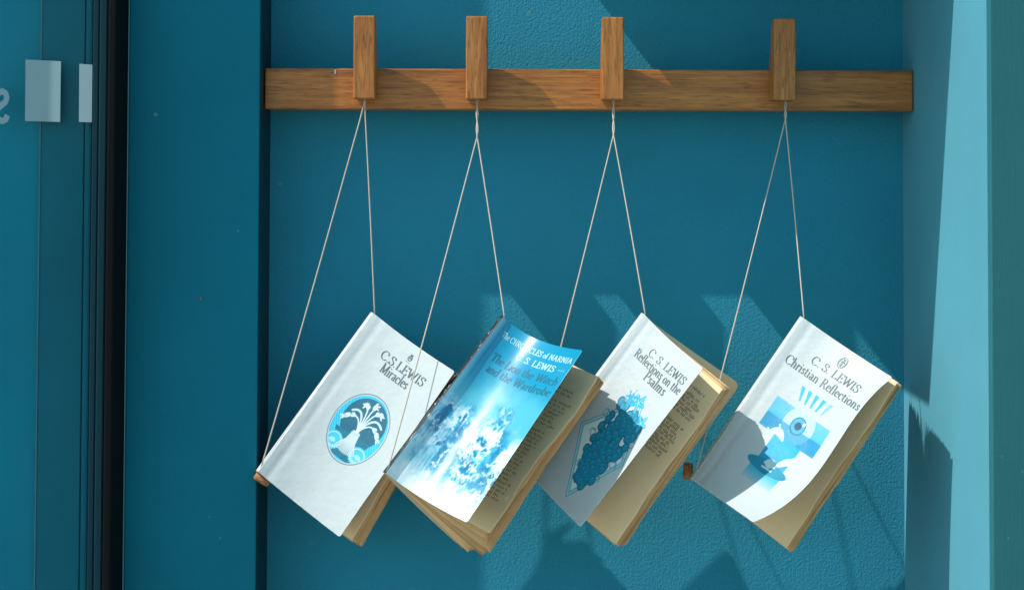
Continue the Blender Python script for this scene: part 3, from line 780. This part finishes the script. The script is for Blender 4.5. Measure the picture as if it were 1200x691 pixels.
# tiny spine lettering
for bk, m, dens in ((b4, M_ink_black, 1), (b2, M_ink_black, 2)):
    k = Ink(bk['spine'], 12, eps=.0003); rr = random.Random(4)
    v_ = .04
    if bk is b2: k.line([(.28, .02), (.28, .9)], 3.6)
    else:
        while v_ < .9:
            k.line([(.2, v_), (.62, v_ + .004)], rr.uniform(.5, 1.1)); v_ += rr.choice([.012, .014, .02])
    k.build('spine_lettering', m, bk['root'], bk['off'])
# printed text on the first pages
page_text(b2, [.86 - .024 * i for i in range(30)], .45, .93, .05, gaps=((.80, .83), (.60, .63)))
page_text(b3, [.90 - .021 * i for i in range(20)], .40, .925, .05, m=M_ink_black, h=2.0, gaps=((.86, .88), (.70, .735)))
page_text(b4, [.33 - .022 * i for i in range(6)], .5, .80, .1, m=M_ink_black, h=1.6)

# ---------------------------------------------------------------- strings
def string(i, pegi, fork, bk, label, toggle):
    px = PEGX[pegi] + .5; A, B = bk['A'], bk['B']
    root = empty('hanging_string', Vector(at(px, 116, .043 * K))); tag(root, label, 'string', 'strings looped over the oak pegs')
    off = root.location
    ends = [(A[0] + 2, A[1] - 2, A[2] - 1.0), (B[0] + 1, B[1] - 1, B[2] - 1.0)]
    for si, e in enumerate(ends):
        pts = []
        sg = -1 if si == 0 else 1
        n1 = 16
        top = (px, 108, 37)
        fy = fork
        dfork = 42 + (e[2] - 42) * (fy - 117) / (e[1] - 117)
        for k in range(n1 + 1):
            t = k / n1; y = top[1] + (fy - top[1]) * t
            tw = math.sin(t * math.pi * (3.0 if fork > 130 else .5)) * .9 * sg * (1 if fork > 130 else .6)
            pts.append((px + tw, y, 39.5 + (dfork - 39.5) * t + (math.cos(t * math.pi * 3) * .7 * sg if fork > 130 else 0)))
        n2 = 26
        for k in range(1, n2 + 1):
            t = k / n2; slack = math.sin(t * math.pi) * (.9 if si == 0 else .4)
            pts.append((px + (e[0] - px) * t + slack, fy + (e[1] - fy) * t, dfork + (e[2] - dfork) * t))
        # tail tucked into the fold of the spine
        o_ = B if si == 0 else A
        for t in (.02, .05): pts.append((e[0] + (o_[0] - e[0]) * t + 2, e[1] + (o_[1] - e[1]) * t + 2, e[2] - 5))
        V, F = tube([Vector(at(x, y, d / 1000 * K)) - off for x, y, d in pts], .00062, 8)
        mesh_obj('strand', V, F, M_string, root, True)
    if toggle:
        x0, y0, x1, y1, d = toggle
        p0, p1 = Vector(at(x0, y0, d * K)), Vector(at(x1, y1, d * K)); n = 8
        V, F = tube([p0.lerp(p1, t) - off for t in (0, .08, .5, .92, 1)], [.0034, .0044, .0046, .0042, .0032], 12)
        mesh_obj('toggle', V, F, M_toggle, root, True)
string(0, 0, 121, b1, 'pale string on the first peg holding the wheat sheaf book', (299.5, 555, 316, 566, .050))
string(1, 1, 160, b2, 'pale string on the second peg holding the blue mountain book', None)
string(2, 2, 158, b3, 'pale string on the third peg holding the grape book', None)
string(3, 3, 140, b4, 'pale string on the fourth peg holding the eye book', (807, 542, 805.5, 561, .062))

# mirrored letter on the door glass (seen from the back, so reversed)
pls, w_ = text_strips('S')
V, F = [], []
for pl in pls[:1]:
    L, Rr = strip(pl, .26, .15); b = len(V)
    for p, q in zip(L, Rr):
        for g_ in (p, q): V.append(Vector(at(-6 + (.62 - g_[0]) * 27, 142 - g_[1] * 35, .0602)) - gd.location)
    F += [(b + 2 * i, b + 2 * i + 1, b + 2 * i + 3, b + 2 * i + 2) for i in range(len(L) - 1)]
mesh_obj('letter', V, F, M_sticker, gd)
